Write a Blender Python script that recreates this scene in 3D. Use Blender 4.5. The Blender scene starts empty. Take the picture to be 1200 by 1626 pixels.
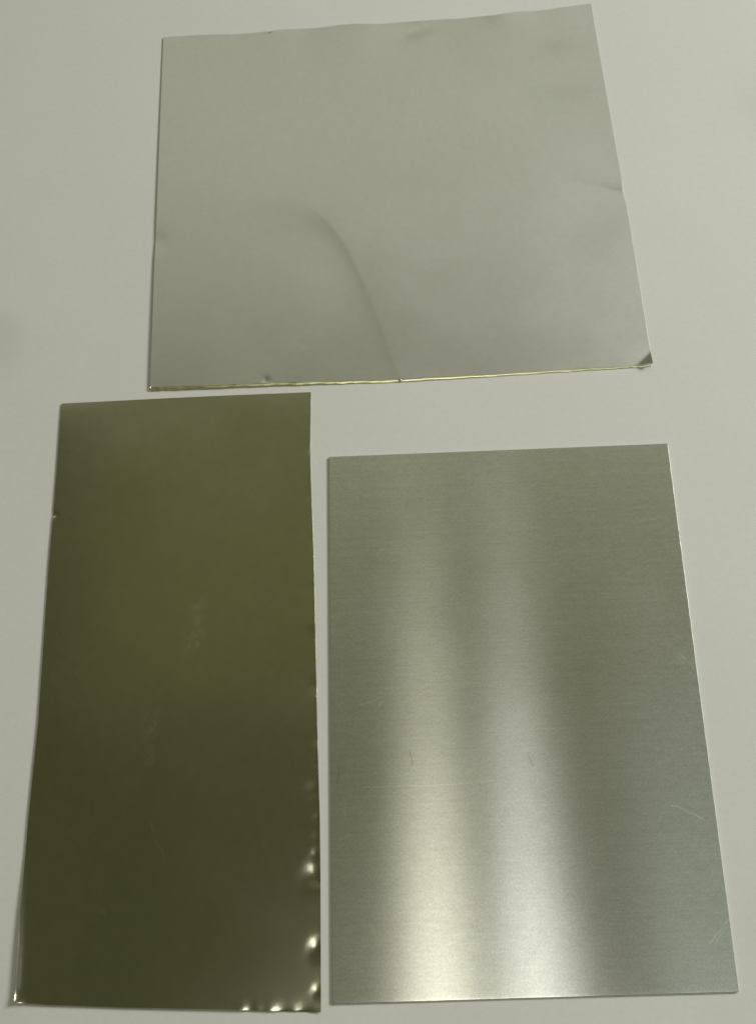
import bpy, math, random
import numpy as np
from mathutils import Matrix, Vector

random.seed(4)
scene = bpy.context.scene
C = scene.collection

# ------------------------------------------------------------------ camera
cam_data = bpy.data.cameras.new('camera')
cam = bpy.data.objects.new('camera', cam_data)
C.objects.link(cam)
cam_data.sensor_fit = 'VERTICAL'
cam_data.sensor_height = 24.0
cam_data.lens = 24.0 * 1600 / 1626
cam_data.clip_start = 0.01
cam_data.clip_end = 50
cam.matrix_world = (Matrix.Translation((0, 0, 0.5))
                    @ Matrix.Rotation(math.radians(20), 4, 'X')
                    @ Matrix.Rotation(math.radians(-4), 4, 'Z'))
scene.camera = cam

# ------------------------------------------------------------------ dim room light
world = bpy.data.worlds.new('World')
scene.world = world
world.use_nodes = True
bg = world.node_tree.nodes['Background']
bg.inputs[0].default_value = (0.090, 0.092, 0.042, 1)
bg.inputs[1].default_value = 0.75

# ------------------------------------------------------------------ lamps
def area(name, loc, target, sx, sy, power, col, up='Y'):
    d = bpy.data.lights.new(name, 'AREA')
    d.shape = 'RECTANGLE'
    d.size, d.size_y = sx, sy
    d.energy = power
    d.color = col
    o = bpy.data.objects.new(name, d)
    C.objects.link(o)
    o.location = loc
    o.rotation_euler = (Vector(target) - Vector(loc)).to_track_quat('-Z', up).to_euler()
    return o

# main lamp of the room: up to the right, beyond the sheets
area('room_lamp', (2.0, 0.95, 1.55), (-0.05, 0.25, 0), 0.8, 0.8, 47.5, (1.0, 1.0, 0.965))
# wide area light added on the far side for the sheets to mirror
area('far_fill_light', (-0.05, 2.42, 1.9), (-0.05, 2.42, 0), 3.0, 1.9, 11.9, (0.99, 1.0, 0.84))
# dimmer one added nearer the camera for the dark sheet's reflected gradient
area('dim_fill_light', (0.45, 0.88, 1.95), (0.45, 0.88, 0), 2.4, 0.90, 0.48, (0.97, 1.0, 0.46))
# twin tube fitting above and behind the photographer
area('warm_tube', (0.052, -1.0, 2.0), (0.052, -1.0, 0), 0.142, 1.3, 2.8, (1.0, 0.99, 0.85))
area('cool_tube', (0.278, -1.0, 2.0), (0.278, -1.0, 0), 0.142, 1.3, 2.4, (1.0, 1.0, 0.95))
# faint light further right
area('dim_tube', (0.86, -0.95, 2.0), (0.86, -0.95, 0), 0.60, 1.3, 1.6, (0.88, 1.0, 0.98))

scene.view_settings.view_transform = 'Standard'
scene.view_settings.look = 'None'
scene.view_settings.exposure = 0
scene.view_settings.gamma = 1
scene.view_settings.use_curve_mapping = False
scene.cycles.use_denoising = True
scene.cycles.max_bounces = 6

# ------------------------------------------------------------------ node helpers
class NT:
    def __init__(self, name):
        self.m = bpy.data.materials.new(name)
        self.m.use_nodes = True
        self.t = self.m.node_tree
        self.bsdf = self.t.nodes['Principled BSDF']
        self.out = self.t.nodes['Material Output']
    def n(self, typ, **kw):
        nd = self.t.nodes.new(typ)
        for k, v in kw.items():
            setattr(nd, k, v)
        return nd
    def put(self, sock, v):
        if hasattr(v, 'is_output'):
            self.t.links.new(v, sock)
        else:
            sock.default_value = v
    def math(self, op, a, b=0.0, c=None, clamp=False):
        nd = self.n('ShaderNodeMath', operation=op, use_clamp=clamp)
        self.put(nd.inputs[0], a); self.put(nd.inputs[1], b)
        if c is not None: self.put(nd.inputs[2], c)
        return nd.outputs[0]
    def vmath(self, op, a, b=None):
        nd = self.n('ShaderNodeVectorMath', operation=op)
        self.put(nd.inputs[0], a)
        if b is not None: self.put(nd.inputs[1], b)
        return nd.outputs['Value' if op in ('DOT_PRODUCT', 'LENGTH', 'DISTANCE') else 'Vector']
    def coords(self):
        return self.n('ShaderNodeTexCoord').outputs['Object']
    def mapping(self, v, scale=(1, 1, 1), rot=(0, 0, 0)):
        nd = self.n('ShaderNodeMapping')
        self.put(nd.inputs['Vector'], v)
        nd.inputs['Scale'].default_value = scale
        nd.inputs['Rotation'].default_value = rot
        return nd.outputs[0]
    def noise(self, v, scale, detail=3, rough=0.55):
        nd = self.n('ShaderNodeTexNoise')
        self.put(nd.inputs['Vector'], v)
        nd.inputs['Scale'].default_value = scale
        nd.inputs['Detail'].default_value = detail
        nd.inputs['Roughness'].default_value = rough
        return nd.outputs['Fac']
    def ramp(self, x, a, b, lo=0.0, hi=1.0, smooth=True):
        nd = self.n('ShaderNodeMapRange')
        if smooth: nd.interpolation_type = 'SMOOTHSTEP'
        self.put(nd.inputs['Value'], x)
        nd.inputs['From Min'].default_value = a
        nd.inputs['From Max'].default_value = b
        nd.inputs['To Min'].default_value = lo
        nd.inputs['To Max'].default_value = hi
        return nd.outputs['Result']
    def mixc(self, f, a, b):
        nd = self.n('ShaderNodeMix', data_type='RGBA')
        self.put(nd.inputs[0], f); self.put(nd.inputs[6], a); self.put(nd.inputs[7], b)
        return nd.outputs[2]
    def bump(self, h, strength, dist):
        nd = self.n('ShaderNodeBump')
        self.put(nd.inputs['Height'], h)
        nd.inputs['Strength'].default_value = strength
        nd.inputs['Distance'].default_value = dist
        return nd.outputs[0]
    def segment(self, p, a, b, width):
        """soft line between two points, in metres of the object's own space"""
        a = Vector((a[0], a[1], 0)); b = Vector((b[0], b[1], 0)); d = b - a
        rel = self.vmath('SUBTRACT', p, tuple(a))
        t = self.math('DIVIDE', self.vmath('DOT_PRODUCT', rel, tuple(d)), max(d.length_squared, 1e-12), clamp=True)
        sc = self.n('ShaderNodeVectorMath', operation='SCALE')
        sc.inputs[0].default_value = d
        self.put(sc.inputs['Scale'], t)
        dist = self.vmath('DISTANCE', rel, sc.outputs[0])
        return self.ramp(dist, width * 0.3, width, 1.0, 0.0)
    def n_vec(self, f):
        nd = self.n('ShaderNodeCombineXYZ')
        for i in range(3): self.put(nd.inputs[i], f)
        return nd.outputs[0]
    def flat(self, v):
        return self.vmath('MULTIPLY', v, (1, 1, 0))
    def maxall(self, xs):
        r = xs[0]
        for x in xs[1:]:
            r = self.math('MAXIMUM', r, x)
        return r

# ------------------------------------------------------------------ materials
def mat_table():
    k = NT('pale_laminate'); p = k.coords(); f = k.flat(p)
    big = k.noise(p, 3.0, 4)
    fine = k.noise(p, 420.0, 3)
    base = k.mixc(k.ramp(big, 0.3, 0.7), (0.700, 0.705, 0.655, 1), (0.735, 0.735, 0.695, 1))
    # two soft darker patches and a few specks
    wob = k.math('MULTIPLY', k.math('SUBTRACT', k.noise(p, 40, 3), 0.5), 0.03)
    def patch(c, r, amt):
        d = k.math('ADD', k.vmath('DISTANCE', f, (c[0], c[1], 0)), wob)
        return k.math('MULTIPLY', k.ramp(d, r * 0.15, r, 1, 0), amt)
    dark_patch = k.maxall([patch((-0.216, 0.299), 0.036, 0.34), patch((0.262, 0.425), 0.042, 0.18)])
    specks = k.maxall([patch((0.2163, 0.2932), 0.0011, 1.0)])
    grime = k.math('MULTIPLY', k.ramp(k.noise(p, 9, 5), 0.5, 0.85), 0.10)
    c1 = k.mixc(k.math('ADD', dark_patch, grime, clamp=True), base, (0.50, 0.50, 0.455, 1))
    c2 = k.mixc(k.math('MULTIPLY', k.ramp(fine, 0.45, 0.8), 0.06), c1, (0.5, 0.5, 0.45, 1))
    c3 = k.mixc(k.math('MULTIPLY', specks, 0.35), c2, (0.25, 0.26, 0.24, 1))
    k.put(k.bsdf.inputs['Base Color'], grain_tint(k, grain_tint(k, c3, p, 1700, 0.05), p, 300, 0.022))
    k.bsdf.inputs['Roughness'].default_value = 0.62
    k.bsdf.inputs['Specular IOR Level'].default_value = 0.25
    k.put(k.bsdf.inputs['Normal'], k.bump(fine, 0.08, 0.0004))
    return k.m

def grain_tint(k, col, p, scale, amt):
    """fine pixel-sized unevenness of the surface colour"""
    g = k.ramp(k.noise(p, scale, 2, 0.7), 0.25, 0.75, 1 - amt, 1 + amt, smooth=False)
    return k.vmath('MULTIPLY', col, k.n_vec(g))

def mat_dull():
    k = NT('dull_tinplate'); p = k.coords()
    blotch = k.noise(p, 14, 4)
    fine = k.noise(k.mapping(p, (260, 900, 260)), 1.0, 2)
    k.put(k.bsdf.inputs['Base Color'], grain_tint(k, grain_tint(k, k.mixc(k.ramp(blotch, 0.3, 0.75), (0.60, 0.605, 0.575, 1), (0.645, 0.65, 0.625, 1)), p, 1700, 0.06), p, 260, 0.025))
    k.bsdf.inputs['Metallic'].default_value = 1.0
    r = k.math('ADD', k.ramp(blotch, 0.25, 0.75, 0.36, 0.40), k.math('MULTIPLY', fine, 0.03))
    k.put(k.bsdf.inputs['Roughness'], r)
    k.put(k.bsdf.inputs['Normal'], k.bump(fine, 0.06, 0.0003))
    return k.m

def mat_edge():
    k = NT('folded_rim_glint'); p = k.coords()
    s = k.noise(p, 90, 3)
    k.put(k.bsdf.inputs['Base Color'], k.mixc(k.ramp(s, 0.35, 0.7), (0.82, 0.80, 0.48, 1), (0.90, 0.88, 0.64, 1)))  # yellow of the lamp glint is put into the metal's colour
    k.bsdf.inputs['Metallic'].default_value = 1.0
    k.put(k.bsdf.inputs['Roughness'], k.ramp(s, 0.3, 0.7, 0.27, 0.33))
    return k.m

def mat_mirror(o):
    k = NT('dark_polished_foil'); p = k.coords(); f = k.flat(p)
    L = lambda q: ((q[0] / 1000 - o[0]), (q[1] / 1000 - o[1]))
    wn = k.n('ShaderNodeTexNoise'); k.put(wn.inputs['Vector'], p); wn.inputs['Scale'].default_value = 130
    warp = k.vmath('MULTIPLY', k.vmath('SUBTRACT', wn.outputs['Color'], (0.5, 0.5, 0.5)), (0.010, 0.010, 0))
    fw = k.vmath('ADD', f, warp)
    sm = k.maxall([k.math('MULTIPLY', k.segment(fw, L((-95.2, 136.7)), L((-97.6, 117.5)), 0.0065), 0.50),
                   k.math('MULTIPLY', k.segment(fw, L((-94.2, 137.0)), L((-95.0, 134.0)), 0.0035), 0.8),
                   k.math('MULTIPLY', k.segment(fw, L((-117.3, 83.7)), L((-120.4, 74.2)), 0.0045), 0.42),
                   k.math('MULTIPLY', k.segment(fw, L((-118.7, 67.0)), L((-119.5, 60.0)), 0.003), 0.25)])
    sm = k.math('MULTIPLY', sm, k.ramp(k.noise(p, 420, 4), 0.35, 0.7))
    scr = k.maxall([k.segment(fw, L(a), L(b), 0.0007) for a, b in
                    [((-114.6, 24.1), (-111.6, 14.6)), ((-116.5, 29), (-118, 33)), ((-60, 96), (-58.5, 101)),
                     ((-142, -5), (-139, -9))]])
    marks = k.math('MAXIMUM', k.math('MULTIPLY', sm, 0.13), k.math('MULTIPLY', scr, 0.035))
    cloud = k.noise(p, 11, 4)
    k.put(k.bsdf.inputs['Base Color'], grain_tint(k, grain_tint(k, k.mixc(k.ramp(cloud, 0.3, 0.7), (0.60, 0.60, 0.47, 1), (0.635, 0.625, 0.51, 1)), p, 1500, 0.07), p, 150, 0.04))
    k.bsdf.inputs['Metallic'].default_value = 1.0
    k.put(k.bsdf.inputs['Roughness'], k.ramp(cloud, 0.3, 0.7, 0.195, 0.215))
    grain = k.noise(k.mapping(p, (700, 180, 700)), 1.0, 3)
    k.put(k.bsdf.inputs['Normal'], k.bump(grain, 0.03, 0.0002))
    d = k.n('ShaderNodeBsdfDiffuse'); d.inputs[0].default_value = (0.55, 0.56, 0.45, 1)
    mx = k.n('ShaderNodeMixShader')
    k.put(mx.inputs[0], marks)
    k.put(mx.inputs[1], k.bsdf.outputs[0]); k.put(mx.inputs[2], d.outputs[0])
    k.put(k.out.inputs[0], mx.outputs[0])
    return k.m

def mat_brushed(o, ang):
    k = NT('brushed_aluminium'); p = k.coords(); f = k.flat(p)
    L = lambda q: ((q[0] / 1000 - o[0]), (q[1] / 1000 - o[1]))
    q = k.mapping(p, (1, 1, 1), (0, 0, -ang))
    lines = k.noise(k.mapping(q, (22, 2600, 1)), 1.0, 3, 0.6)
    lines2 = k.noise(k.mapping(q, (6, 900, 1)), 1.0, 3, 0.6)
    mott = k.noise(k.mapping(q, (1100, 620, 1)), 1.0, 4, 0.7)
    cloud = k.noise(p, 16, 4)
    wn = k.n('ShaderNodeTexNoise'); k.put(wn.inputs['Vector'], p); wn.inputs['Scale'].default_value = 160
    fw = k.vmath('ADD', f, k.vmath('MULTIPLY', k.vmath('SUBTRACT', wn.outputs['Color'], (0.5, 0.5, 0.5)), (0.002, 0.002, 0)))
    bright = [((-16.0, 81.3), (-4.5, 84.6), .55), ((-6.5, 80.0), (-4.5, 82.0), .8), ((-15.9, 41.8), (27.7, 40.3), .5),
              ((27.7, 40.3), (45.9, 41.1), .3), ((-29.8, 19.0), (-22.6, 20.6), .7), ((-25.0, 36.0), (-25.7, 29.4), .3),
              ((128.9, 24.2), (142.3, 17.0), .9), ((143.7, 96.5), (150.4, 87.5), .5), ((135.1, -37.4), (146.3, -27.8), .7),
              ((139.0, -36.1), (145.3, -30.1), .5), ((104.1, -15.3), (108.0, -18.3), .5), ((111.2, 163.9), (138.3, 166.8), .25),
              ((142.7, 166.8), (143.2, 166.7), 1.0), ((-2.6, 157.0), (1.2, 160.6), .45), ((62.3, 57.0), (64.0, 51.5), .4)]
    dark = [((7.1, 57.1), (8.2, 50.8), .6), ((-27.2, 52.3), (-28.2, 44.4), .5), ((63.8, 53.0), (65.4, 46.5), .5)]
    B = k.maxall([k.math('MULTIPLY', k.segment(fw, L(a), L(b), 0.0005), w * 0.6) for a, b, w in bright])
    D = k.maxall([k.math('MULTIPLY', k.segment(fw, L(a), L(b), 0.0006), w * 0.8) for a, b, w in dark])
    # scuffed margin along the right side
    scuff = k.math('MULTIPLY', k.segment(fw, L((146.0, 93.0)), L((151.0, 88.0)), 0.006), k.ramp(k.noise(p, 300, 4), .4, .75))
    # random hairlines
    hair = k.ramp(k.noise(k.mapping(p, (30, 900, 1), (0, 0, 0.35)), 1.0, 2), 0.76, 0.84)
    hair2 = k.ramp(k.noise(k.mapping(p, (900, 40, 1), (0, 0, 0.2)), 1.0, 2), 0.77, 0.85)
    marks = k.math('ADD', k.math('MULTIPLY', B, 0.26),
                   k.math('ADD', k.math('MULTIPLY', scuff, 0.10), k.math('MULTIPLY', k.math('ADD', hair, hair2), 0.09)), clamp=True)
    col = k.mixc(k.ramp(lines2, 0.3, 0.7), (0.695, 0.70, 0.65, 1), (0.755, 0.76, 0.72, 1))
    col = k.mixc(k.math('MULTIPLY', k.ramp(mott, 0.35, 0.7), 0.6), col, (0.62, 0.62, 0.55, 1))
    col = k.mixc(D, col, (0.33, 0.33, 0.27, 1))
    col = grain_tint(k, grain_tint(k, col, k.mapping(q, (1, 0.6, 1)), 1500, 0.16), k.mapping(q, (0.5, 1, 1)), 420, 0.07)
    k.put(k.bsdf.inputs['Base Color'], col)
    k.bsdf.inputs['Metallic'].default_value = 1.0
    r = k.math('ADD', k.ramp(cloud, 0.3, 0.7, 0.32, 0.34), k.math('MULTIPLY', mott, 0.012))
    k.put(k.bsdf.inputs['Roughness'], r)
    k.bsdf.inputs['Anisotropic'].default_value = 0.6
    tg = k.n('ShaderNodeTangent', direction_type='UV_MAP'); tg.uv_map = 'grain'
    k.put(k.bsdf.inputs['Tangent'], tg.outputs[0])
    nb = k.bump(k.math('ADD', k.math('MULTIPLY', lines, 0.4), k.math('MULTIPLY', mott, 0.45)), 0.045, 0.0004)
    k.put(k.bsdf.inputs['Normal'], nb)
    g = k.n('ShaderNodeBsdfAnisotropic', distribution='BECKMANN')
    k.put(g.inputs['Color'], col)
    k.put(g.inputs['Roughness'], k.math('ADD', k.ramp(cloud, 0.3, 0.7, 0.222, 0.234), k.math('MULTIPLY', mott, 0.016)))
    g.inputs['Anisotropy'].default_value = -0.75
    k.put(g.inputs['Tangent'], tg.outputs[0])
    k.put(g.inputs['Normal'], nb)
    gm = k.n('ShaderNodeMixShader'); gm.inputs[0].default_value = 0.62
    k.put(gm.inputs[1], k.bsdf.outputs[0]); k.put(gm.inputs[2], g.outputs[0])
    d = k.n('ShaderNodeBsdfDiffuse'); d.inputs[0].default_value = (0.75, 0.76, 0.66, 1)
    mx = k.n('ShaderNodeMixShader')
    k.put(mx.inputs[0], k.math('ADD', marks, 0.06))
    k.put(mx.inputs[1], gm.outputs[0]); k.put(mx.inputs[2], d.outputs[0])
    k.put(k.out.inputs[0], mx.outputs[0])
    return k.m

# ------------------------------------------------------------------ sheet builder
def spaced(n, fine, edge):
    """0..1, with a denser band at both ends ('edge' is the width of the band, 'fine' its steps)"""
    a = np.linspace(0, edge, fine, endpoint=False)
    return np.concatenate([a, np.linspace(edge, 1 - edge, n), (1 - a)[::-1]])

def curve(pts, axis):
    pts = np.array(pts, float)
    s = (pts[:, axis] - pts[0, axis]) / (pts[-1, axis] - pts[0, axis])
    return lambda t: np.stack([np.interp(t, s, pts[:, 0]), np.interp(t, s, pts[:, 1])], -1)

def sheet_xy(top, right, bottom, left, us, vs):
    """Coons patch; u runs left to right, v from the near edge to the far edge (mm)"""
    T, B = curve(top, 0)(us), curve(bottom, 0)(us)
    Lf, R = curve(left[::-1], 1)(vs), curve(right[::-1], 1)(vs)
    u = us[None, :, None]; v = vs[:, None, None]
    P = (1 - v) * B[None] + v * T[None] + (1 - u) * Lf[:, None] + u * R[:, None]
    P -= (1 - u) * (1 - v) * B[0] + u * (1 - v) * B[-1] + (1 - u) * v * T[0] + u * v * T[-1]
    return P

def build_sheet(name, P, Z, thick, roll, near_roll, segs, material, origin, uv_dir=None):
    """P (nv,nu,2) mm, Z (nv,nu) mm height of the upper face; a rolled rim all round and an under face"""
    nv, nu = Z.shape
    top = np.concatenate([P, Z[..., None]], -1).reshape(-1, 3)
    idx = np.arange(nv * nu).reshape(nv, nu)
    verts = [top]
    a, b, c, d = idx[:-1, :-1].ravel(), idx[:-1, 1:].ravel(), idx[1:, 1:].ravel(), idx[1:, :-1].ravel()
    faces = [np.stack([a, b, c, d], 1)]
    ring = np.concatenate([idx[0, :-1], idx[:-1, -1], idx[-1, :0:-1], idx[:0:-1, 0]])
    rp = top[ring]
    tang = np.roll(rp, -1, 0) - np.roll(rp, 1, 0)
    nrm = np.stack([tang[:, 1], -tang[:, 0]], 1)
    nrm /= np.linalg.norm(nrm, axis=1)[:, None]
    prev = ring; base = nv * nu; n = len(ring)
    # the near edge is rolled over further
    rlx = np.full((n, 1), roll); rlx[1:nu - 1] = near_roll
    for s in range(1, segs + 1):
        an = math.pi / 2 * s / segs
        q = rp.copy()
        q[:, :2] += nrm * rlx * math.sin(an)
        q[:, 2] -= rlx[:, 0] * (1 - math.cos(an))
        verts.append(q); cur = base + np.arange(n); base += n
        faces.append(np.stack([prev, cur, np.roll(cur, -1), np.roll(prev, -1)], 1)); prev = cur
    low = top.copy(); low[:, 2] -= thick
    low_ring_xy = rp[:, :2] + nrm * rlx
    low[ring, :2] = low_ring_xy
    verts.append(low); li = base + idx
    lr = base + ring
    faces.append(np.stack([prev, lr, np.roll(lr, -1), np.roll(prev, -1)], 1))
    a, b, c, d = li[:-1, :-1].ravel(), li[:-1, 1:].ravel(), li[1:, 1:].ravel(), li[1:, :-1].ravel()
    faces.append(np.stack([a, d, c, b], 1))
    V = np.concatenate(verts) / 1000.0
    V -= np.array([origin[0], origin[1], 0])
    F = np.concatenate(faces)
    me = bpy.data.meshes.new(name)
    me.from_pydata(V.tolist(), [], F.tolist())
    me.polygons.foreach_set('use_smooth', np.ones(len(F), bool))
    ev = np.empty(len(me.edges) * 2, np.int32); me.edges.foreach_get('vertices', ev); ev = ev.reshape(-1, 2)
    crisp = np.zeros(len(V), bool); crisp[ring[nu - 1:]] = True; crisp[ring[0]] = True
    crisp2 = np.zeros(len(V), bool); crisp2[prev] = True
    sharp = me.attributes.new('sharp_edge', 'BOOLEAN', 'EDGE')
    sharp.data.foreach_set('value', (crisp[ev].all(1) | crisp2[ev].all(1)))
    if uv_dir is not None:
        uv = me.uv_layers.new(name='grain')
        li_ = np.empty(len(me.loops), np.int32); me.loops.foreach_get('vertex_index', li_)
        e = np.array(uv_dir); w = np.array([-e[1], e[0]])
        co = V[:, :2]
        data = np.stack([co @ e, co @ w], 1)[li_]
        uv.data.foreach_set('uv', data.astype(np.float32).ravel())
    me.materials.append(material)
    o = bpy.data.objects.new(name, me)
    o.location = (origin[0], origin[1], 0)
    C.objects.link(o)
    return o

def gauss(P, c, sx, sy=None, rot=0.0):
    sy = sy or sx
    dx, dy = P[..., 0] - c[0], P[..., 1] - c[1]
    cr, sr = math.cos(rot), math.sin(rot)
    x, y = dx * cr + dy * sr, -dx * sr + dy * cr
    return np.exp(-0.5 * ((x / sx) ** 2 + (y / sy) ** 2))

def poly_dist(P, pts):
    """signed distance to a polyline (left of its direction positive) and position 0..1 along it"""
    best = np.full(P.shape[:2], 1e9); sgn = np.ones(P.shape[:2]); al = np.zeros(P.shape[:2])
    pts = np.array(pts, float); m = len(pts) - 1
    for i in range(m):
        a, b = pts[i], pts[i + 1]; d = b - a
        r = P - a
        t = np.clip((r @ d) / (d @ d), 0, 1)
        e = r - t[..., None] * d
        q = np.hypot(e[..., 0], e[..., 1])
        s = np.sign(d[0] * r[..., 1] - d[1] * r[..., 0])
        k = q < best
        best = np.where(k, q, best); sgn = np.where(k, s, sgn); al = np.where(k, (i + t) / m, al)
    return best * sgn, al

def smooth_line(pts, n=40):
    pts = np.array(pts, float); s = np.linspace(0, 1, len(pts)); t = np.linspace(0, 1, n)
    q = np.stack([np.interp(t, s, pts[:, 0]), np.interp(t, s, pts[:, 1])], 1)
    for _ in range(40):
        q[1:-1] = 0.5 * q[1:-1] + 0.25 * (q[:-2] + q[2:])
    return q

def tag(o, label, cat):
    o['label'] = label; o['category'] = cat

# ------------------------------------------------------------------ table
me = bpy.data.meshes.new('table_top')
x0, x1, y0, y1, h = -0.75, 0.75, -0.55, 0.95, -0.03
me.from_pydata([(x0, y0, 0), (x1, y0, 0), (x1, y1, 0), (x0, y1, 0), (x0, y0, h), (x1, y0, h), (x1, y1, h), (x0, y1, h)], [],
               [(0, 1, 2, 3), (4, 7, 6, 5), (0, 4, 5, 1), (1, 5, 6, 2), (2, 6, 7, 3), (3, 7, 4, 0)])
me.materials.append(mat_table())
table = bpy.data.objects.new('table_top', me); C.objects.link(table)
table['kind'] = 'structure'
table['label'] = 'pale grey table top under the three metal sheets'

# ------------------------------------------------------------------ large dull sheet at the far side
us, vs = spaced(230, 24, 0.05), spaced(215, 24, 0.05)
P = sheet_xy([(-115.7, 514.4), (-92.3, 514.3), (-68.4, 512.7), (-47.8, 512.9), (-18.7, 513.5), (-7.3, 513.5), (21.6, 511.4),
              (36.2, 512.1), (63.8, 513.3), (96.0, 511.4), (110.4, 513.6), (131.9, 514.7), (158.6, 517.3)],
             [(158.6, 517.3), (158.0, 379.3), (157.4, 371.2), (158.3, 361.3), (157.7, 309.2), (156.9, 257.0)],
             [(-121.0, 264.2), (-89.4, 262.9), (-56.8, 261.9), (-19.4, 260.2), (17.6, 258.5), (60.9, 257.8), (109.8, 257.5), (156.9, 257.0)],
             [(-115.7, 514.4), (-117.2, 444.9), (-118.5, 380.0), (-119.6, 340.6), (-120.3, 303.0), (-121.0, 264.2)], us, vs)
X, Y = P[..., 0], P[..., 1]
Z = 0.75 + 0 * X
# the near left corner stands a little off the table, the far edge ripples
Z += 0.95 * gauss(P, (-121, 262), 60, 60) + 0.25 * gauss(P, (-118, 400), 30, 60)
Z += np.exp(-(515 - Y) / 18.0) * np.clip((X + 60) / 40, 0, 1) * (1.1 + 0.95 * np.sin(X / 13.0) + 0.55 * np.sin(X / 7.3 + 1.0))
Z += 0.7 * gauss(P, (20, 420), 90, 60)
# crease that swings up from the near edge
cr = smooth_line([(-35.8, 383.0), (-17.6, 369.3), (-8.2, 348.7), (1.2, 322.3), (11.0, 284.4), (17.6, 255.0)])
d, al = poly_dist(P, cr)
right = np.maximum(-d, 0)                     # west of the line
left = np.maximum(d, 0)
west = d < 0
fade = np.clip((388 - Y) / 36, 0, 1); fade = fade * fade * (3 - 2 * fade)
w = fade * (0.42 + 0.58 * np.exp(-((Y - 345) / 32) ** 2))
Z -= np.where(west, 2.0 * (1 - np.exp(-right / 14.0)) * np.exp(-right / 17.0), 0) * w
Z += np.where(~west, 0.25 * (1 - np.exp(-left / 10.0)) * np.exp(-left / 20.0), 0) * w
Z += 0.7 * gauss(P, (-25, 335), 55, 60)
# short crease running in from the right edge
d2, al2 = poly_dist(P, smooth_line([(118, 387.5), (140.6, 378.5), (160, 370.4)]))
side = np.maximum(d2, 0)
Z += np.where(d2 > 0, 1.0 * (side / 5.0) * np.exp(-side / 8.0), 0) * np.clip(al2, 0, 1) ** 1.5
front = np.stack([P[0, :, 0], P[0, :, 1], np.minimum(Z[0], 1.9)], 1)
front[:, 2] = np.convolve(np.pad(front[:, 2], 14, mode='edge'), np.ones(29) / 29, mode='valid')   # the fold stays straight
# bent corner, small dings
bend = np.maximum((0.85 * X - Y - (0.85 * 157 - 257) + 8.8) / 1.31, 0)
up = 0.66 * (np.sqrt(bend ** 2 + 0.9) - math.sqrt(0.9))
Z += up
P[..., 1] -= up * 0.28; P[..., 0] -= up * 0.22
Z -= 0.5 * gauss(P, (-56.7, 263.3), 1.2, 1.6)
Z -= 0.35 * gauss(P, (-117.5, 359.9), 4.0, 5.0)
Z -= 0.5 * gauss(P, (-47.8, 513.3), 1.0, 1.3)
Z -= 0.8 * gauss(P, (46, 507), 9, 5, 0.5) + 0.6 * gauss(P, (136, 457), 13, 8) + 0.65 * gauss(P, (133, 494), 9, 9) + 0.35 * gauss(P, (95, 500), 10, 7)
Z = np.maximum(Z, 0.5)
# near rim dips down to the folded edge
sheet_top = build_sheet('dull_metal_sheet', P, Z, 0.4, 0.08, 0.15, 3, mat_dull(), (0.018, 0.385))
tag(sheet_top, 'large dull grey square metal sheet with a curved crease and a yellow glint coloured on its near edge', 'metal sheet')

def rim_strip(name, pts, parent, origin, width, r):
    """the folded near edge: a slim rolled bead that follows the sheet's front line"""
    pts = np.array(pts, float); n = len(pts)
    prof = [(-0.10, 0.05), (0.0, 0.07), (0.18, 0.02), (0.40, -0.12), (0.62, -0.30), (0.82, -0.50), (0.94, -0.66), (1.0, -0.85), (0.9, -1.0), (0.3, -1.05)]
    segs = len(prof) - 1
    verts, faces = [], []
    for i, p in enumerate(pts):
        t = pts[min(i + 1, n - 1)] - pts[max(i - 1, 0)]
        t /= np.linalg.norm(t)
        nx, ny = t[1], -t[0]
        ww = width * (1 + 0.07 * math.sin(i * 0.31) + 0.05 * math.sin(i * 0.83))
        for fo, fz in prof:
            verts.append(((p[0] + nx * ww * fo) / 1000 - origin[0], (p[1] + ny * ww * fo) / 1000 - origin[1],
                          max(p[2] + r * fz, 0.05) / 1000))
    k = segs + 1
    for i in range(n - 1):
        for s in range(segs):
            faces.append((i * k + s, i * k + s + 1, (i + 1) * k + s + 1, (i + 1) * k + s))
    faces.append(tuple(range(k)))
    faces.append(tuple(reversed(range((n - 1) * k, n * k))))
    m = bpy.data.meshes.new(name); m.from_pydata(verts, [], faces)
    for f in m.polygons: f.use_smooth = len(f.vertices) == 4
    m.materials.append(rim_mat)
    o = bpy.data.objects.new(name, m); C.objects.link(o); o.parent = parent
    o['label'] = 'shiny folded near edge, yellow glint put into its colour'
    return o

rim_mat = mat_edge()
lo = front[front[:, 0] <= 17.8]; hi = front[(front[:, 0] > 17.0) & (front[:, 0] < 156)]
rim_strip('folded_edge', lo, sheet_top, (0.018, 0.385), 1.5, 1.0)
rim_strip('folded_edge', hi, sheet_top, (0.018, 0.385), 1.15, 0.78)

# ------------------------------------------------------------------ dark polished sheet, near left
us, vs = spaced(150, 60, 0.09), spaced(330, 30, 0.03)
P = sheet_xy([(-170.2, 258.3), (-113.9, 257.0), (-32.2, 254.6)],
             [(-32.2, 254.6), (-34.0, 220.5), (-34.5, 192.8), (-34.9, 154.9), (-37.0, 70.5), (-37.7, 29.0), (-38.7, 0.9), (-41.0, -53.9)],
             [(-178.3, -41.2), (-163.1, -43.2), (-131.9, -46.2), (-88.4, -49.7), (-41.0, -53.9)],
             [(-170.2, 258.3), (-171.8, 193.0), (-172.9, 165.0), (-174.4, 83.0), (-176.8, 38.3), (-178.1, -3.8), (-178.3, -41.2)], us, vs)
X, Y = P[..., 0], P[..., 1]
U = (us[None, :] + 0 * X); Vv = (vs[:, None] + 0 * X)
Lx, Rx = P[:, :1, 0], P[:, -1:, 0]
By = P[:1, :, 1]
Z = 0.9 + 0 * X
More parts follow.
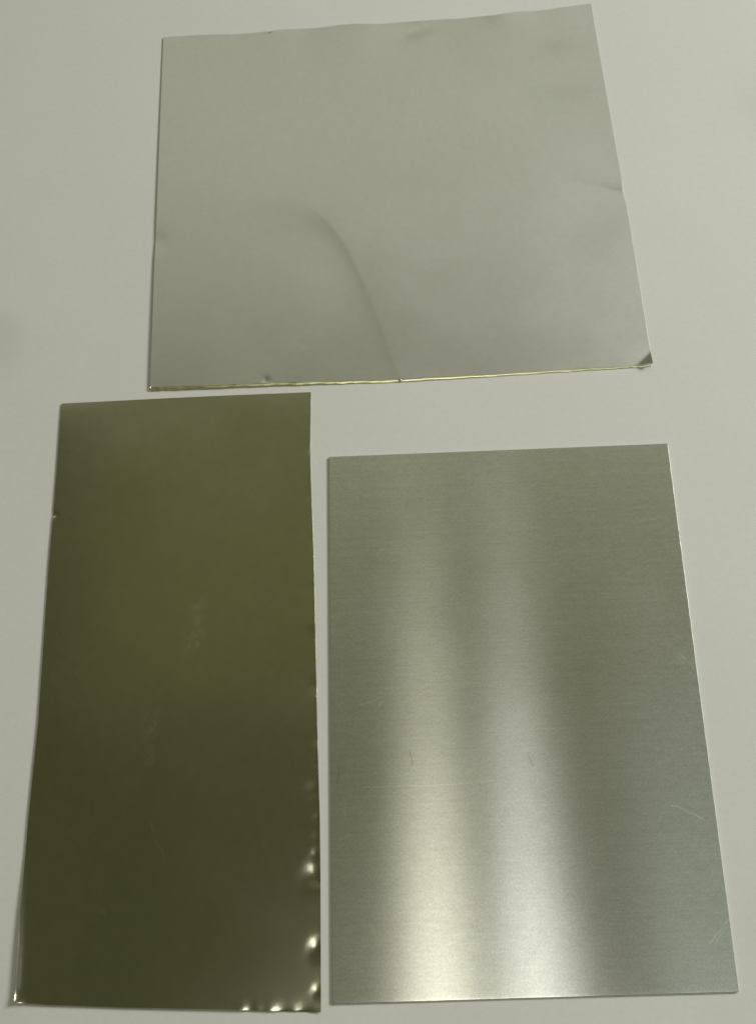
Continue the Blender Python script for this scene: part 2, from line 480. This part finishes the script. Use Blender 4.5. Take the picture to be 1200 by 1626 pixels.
Z += 0.5 * np.exp(-(X - Lx) / 14.0) * np.clip((140 - Y) / 190, 0, 1) ** 1.5      # left side curls up towards the near end
Z += 0.5 * np.exp(-(Y - By) / 20.0) * (1 - U) ** 2
Z += 0.5 * gauss(P, (-90, 120), 60, 110)
Z += (0.10 * np.sin(X / 17.0 + Y / 31.0) * np.sin(Y / 23.0 + 0.8) + 0.05 * np.sin(Y / 11.0 - X / 19.0)) * (0.3 + 0.7 * np.clip((Y + 20) / 80, 0, 1))
for (cx, cy, sg, amp) in [(-32.6, 220.5, 1.7, .45), (-33.6, 193.9, 1.7, .30), (-34.0, 168.1, 2.2, .26), (-35.0, 141.5, 2.8, .34),
                          (-35.6, 125.0, 2.8, -.28), (-36.4, 92.2, 2.2, .34), (-36.9, 66.0, 1.8, .24), (-38.6, 55.0, 1.3, .14), (-39.2, 29.0, 1.4, .18), (-40.2, 20.5, 1.2, .15), (-40.5, 42.0, 2.6, .32),
                          (-40.8, 12.6, 1.6, .27), (-41.8, 4.0, 3.2, .72), (-39.5, 1.2, 1.6, .22), (-41.9, -27.6, 2.4, .56),
                          (-40.6, -29.2, 1.2, -.12), (-42.4, -45.2, 1.6, .22)]:
    Z -= amp * gauss(P, (cx, cy), sg, sg * 1.2, 0.5 * math.sin(cy))
# uneven hand-cut near edge, tipped and turned down in places
e = Y - By
Z += 0.5 * gauss(P, (-85, -50), 30, 25)
for (cx, sg, sl) in [(-74.0, 2.6, .15), (-68.0, 2.0, .13), (-61.0, 5.0, .17), (-51.0, 3.2, .19)]:
    Z -= sl * (X - cx) * np.exp(-0.5 * ((X - cx) / sg) ** 2) * np.exp(-e / 1.7)
    Z -= 0.30 * np.exp(-0.5 * ((X - cx) / (sg * 1.3)) ** 2) * np.exp(-e / 1.3)
Z += 1.0 * np.exp(-(X - Lx) / 1.3) * np.clip((22 - Y) / 40, 0, 1)
Z += 0.5 * gauss(P, (-178.3, -41), 2.5, 2.0)
Z -= 0.3 * gauss(P, (-171.8, 193.0), 1.4, 1.2)
Z += 0.15 * np.exp(-(258 - Y) / 8.0) * np.sin(X / 21.0)
Z = np.maximum(Z, 0.26)
sheet_dark = build_sheet('dark_metal_sheet', P, Z, 0.14, 0.03, 0.08, 2, mat_mirror((-0.105, 0.105)), (-0.105, 0.105))
tag(sheet_dark, 'narrow dark olive mirror-like metal sheet with dinged edges at the left', 'metal sheet')

# ------------------------------------------------------------------ brushed plate, near right
us, vs = spaced(40, 6, 0.02), spaced(60, 6, 0.02)
tl, tr, br, bl = (-24.0, 214.9), (157.1, 208.9), (145.3, -57.0), (-35.7, -50.4)
P = sheet_xy([tl, tr], [tr, br], [bl, br], [tl, bl], us, vs)
X, Y = P[..., 0], P[..., 1]
Z = 1.25 + 0 * X + 0.10 * np.sin(X / 40.0 + 0.5) * np.sin(Y / 60.0)
ang = math.atan2(tr[1] - tl[1], tr[0] - tl[0])
plate = build_sheet('brushed_metal_plate', P, Z, 1.2, 0.10, 0.85, 6, mat_brushed((0.061, 0.079), ang), (0.061, 0.079),
                    uv_dir=(-math.sin(ang), math.cos(ang)))
tag(plate, 'brushed silver aluminium plate with two bright vertical streaks of reflected light', 'metal plate')
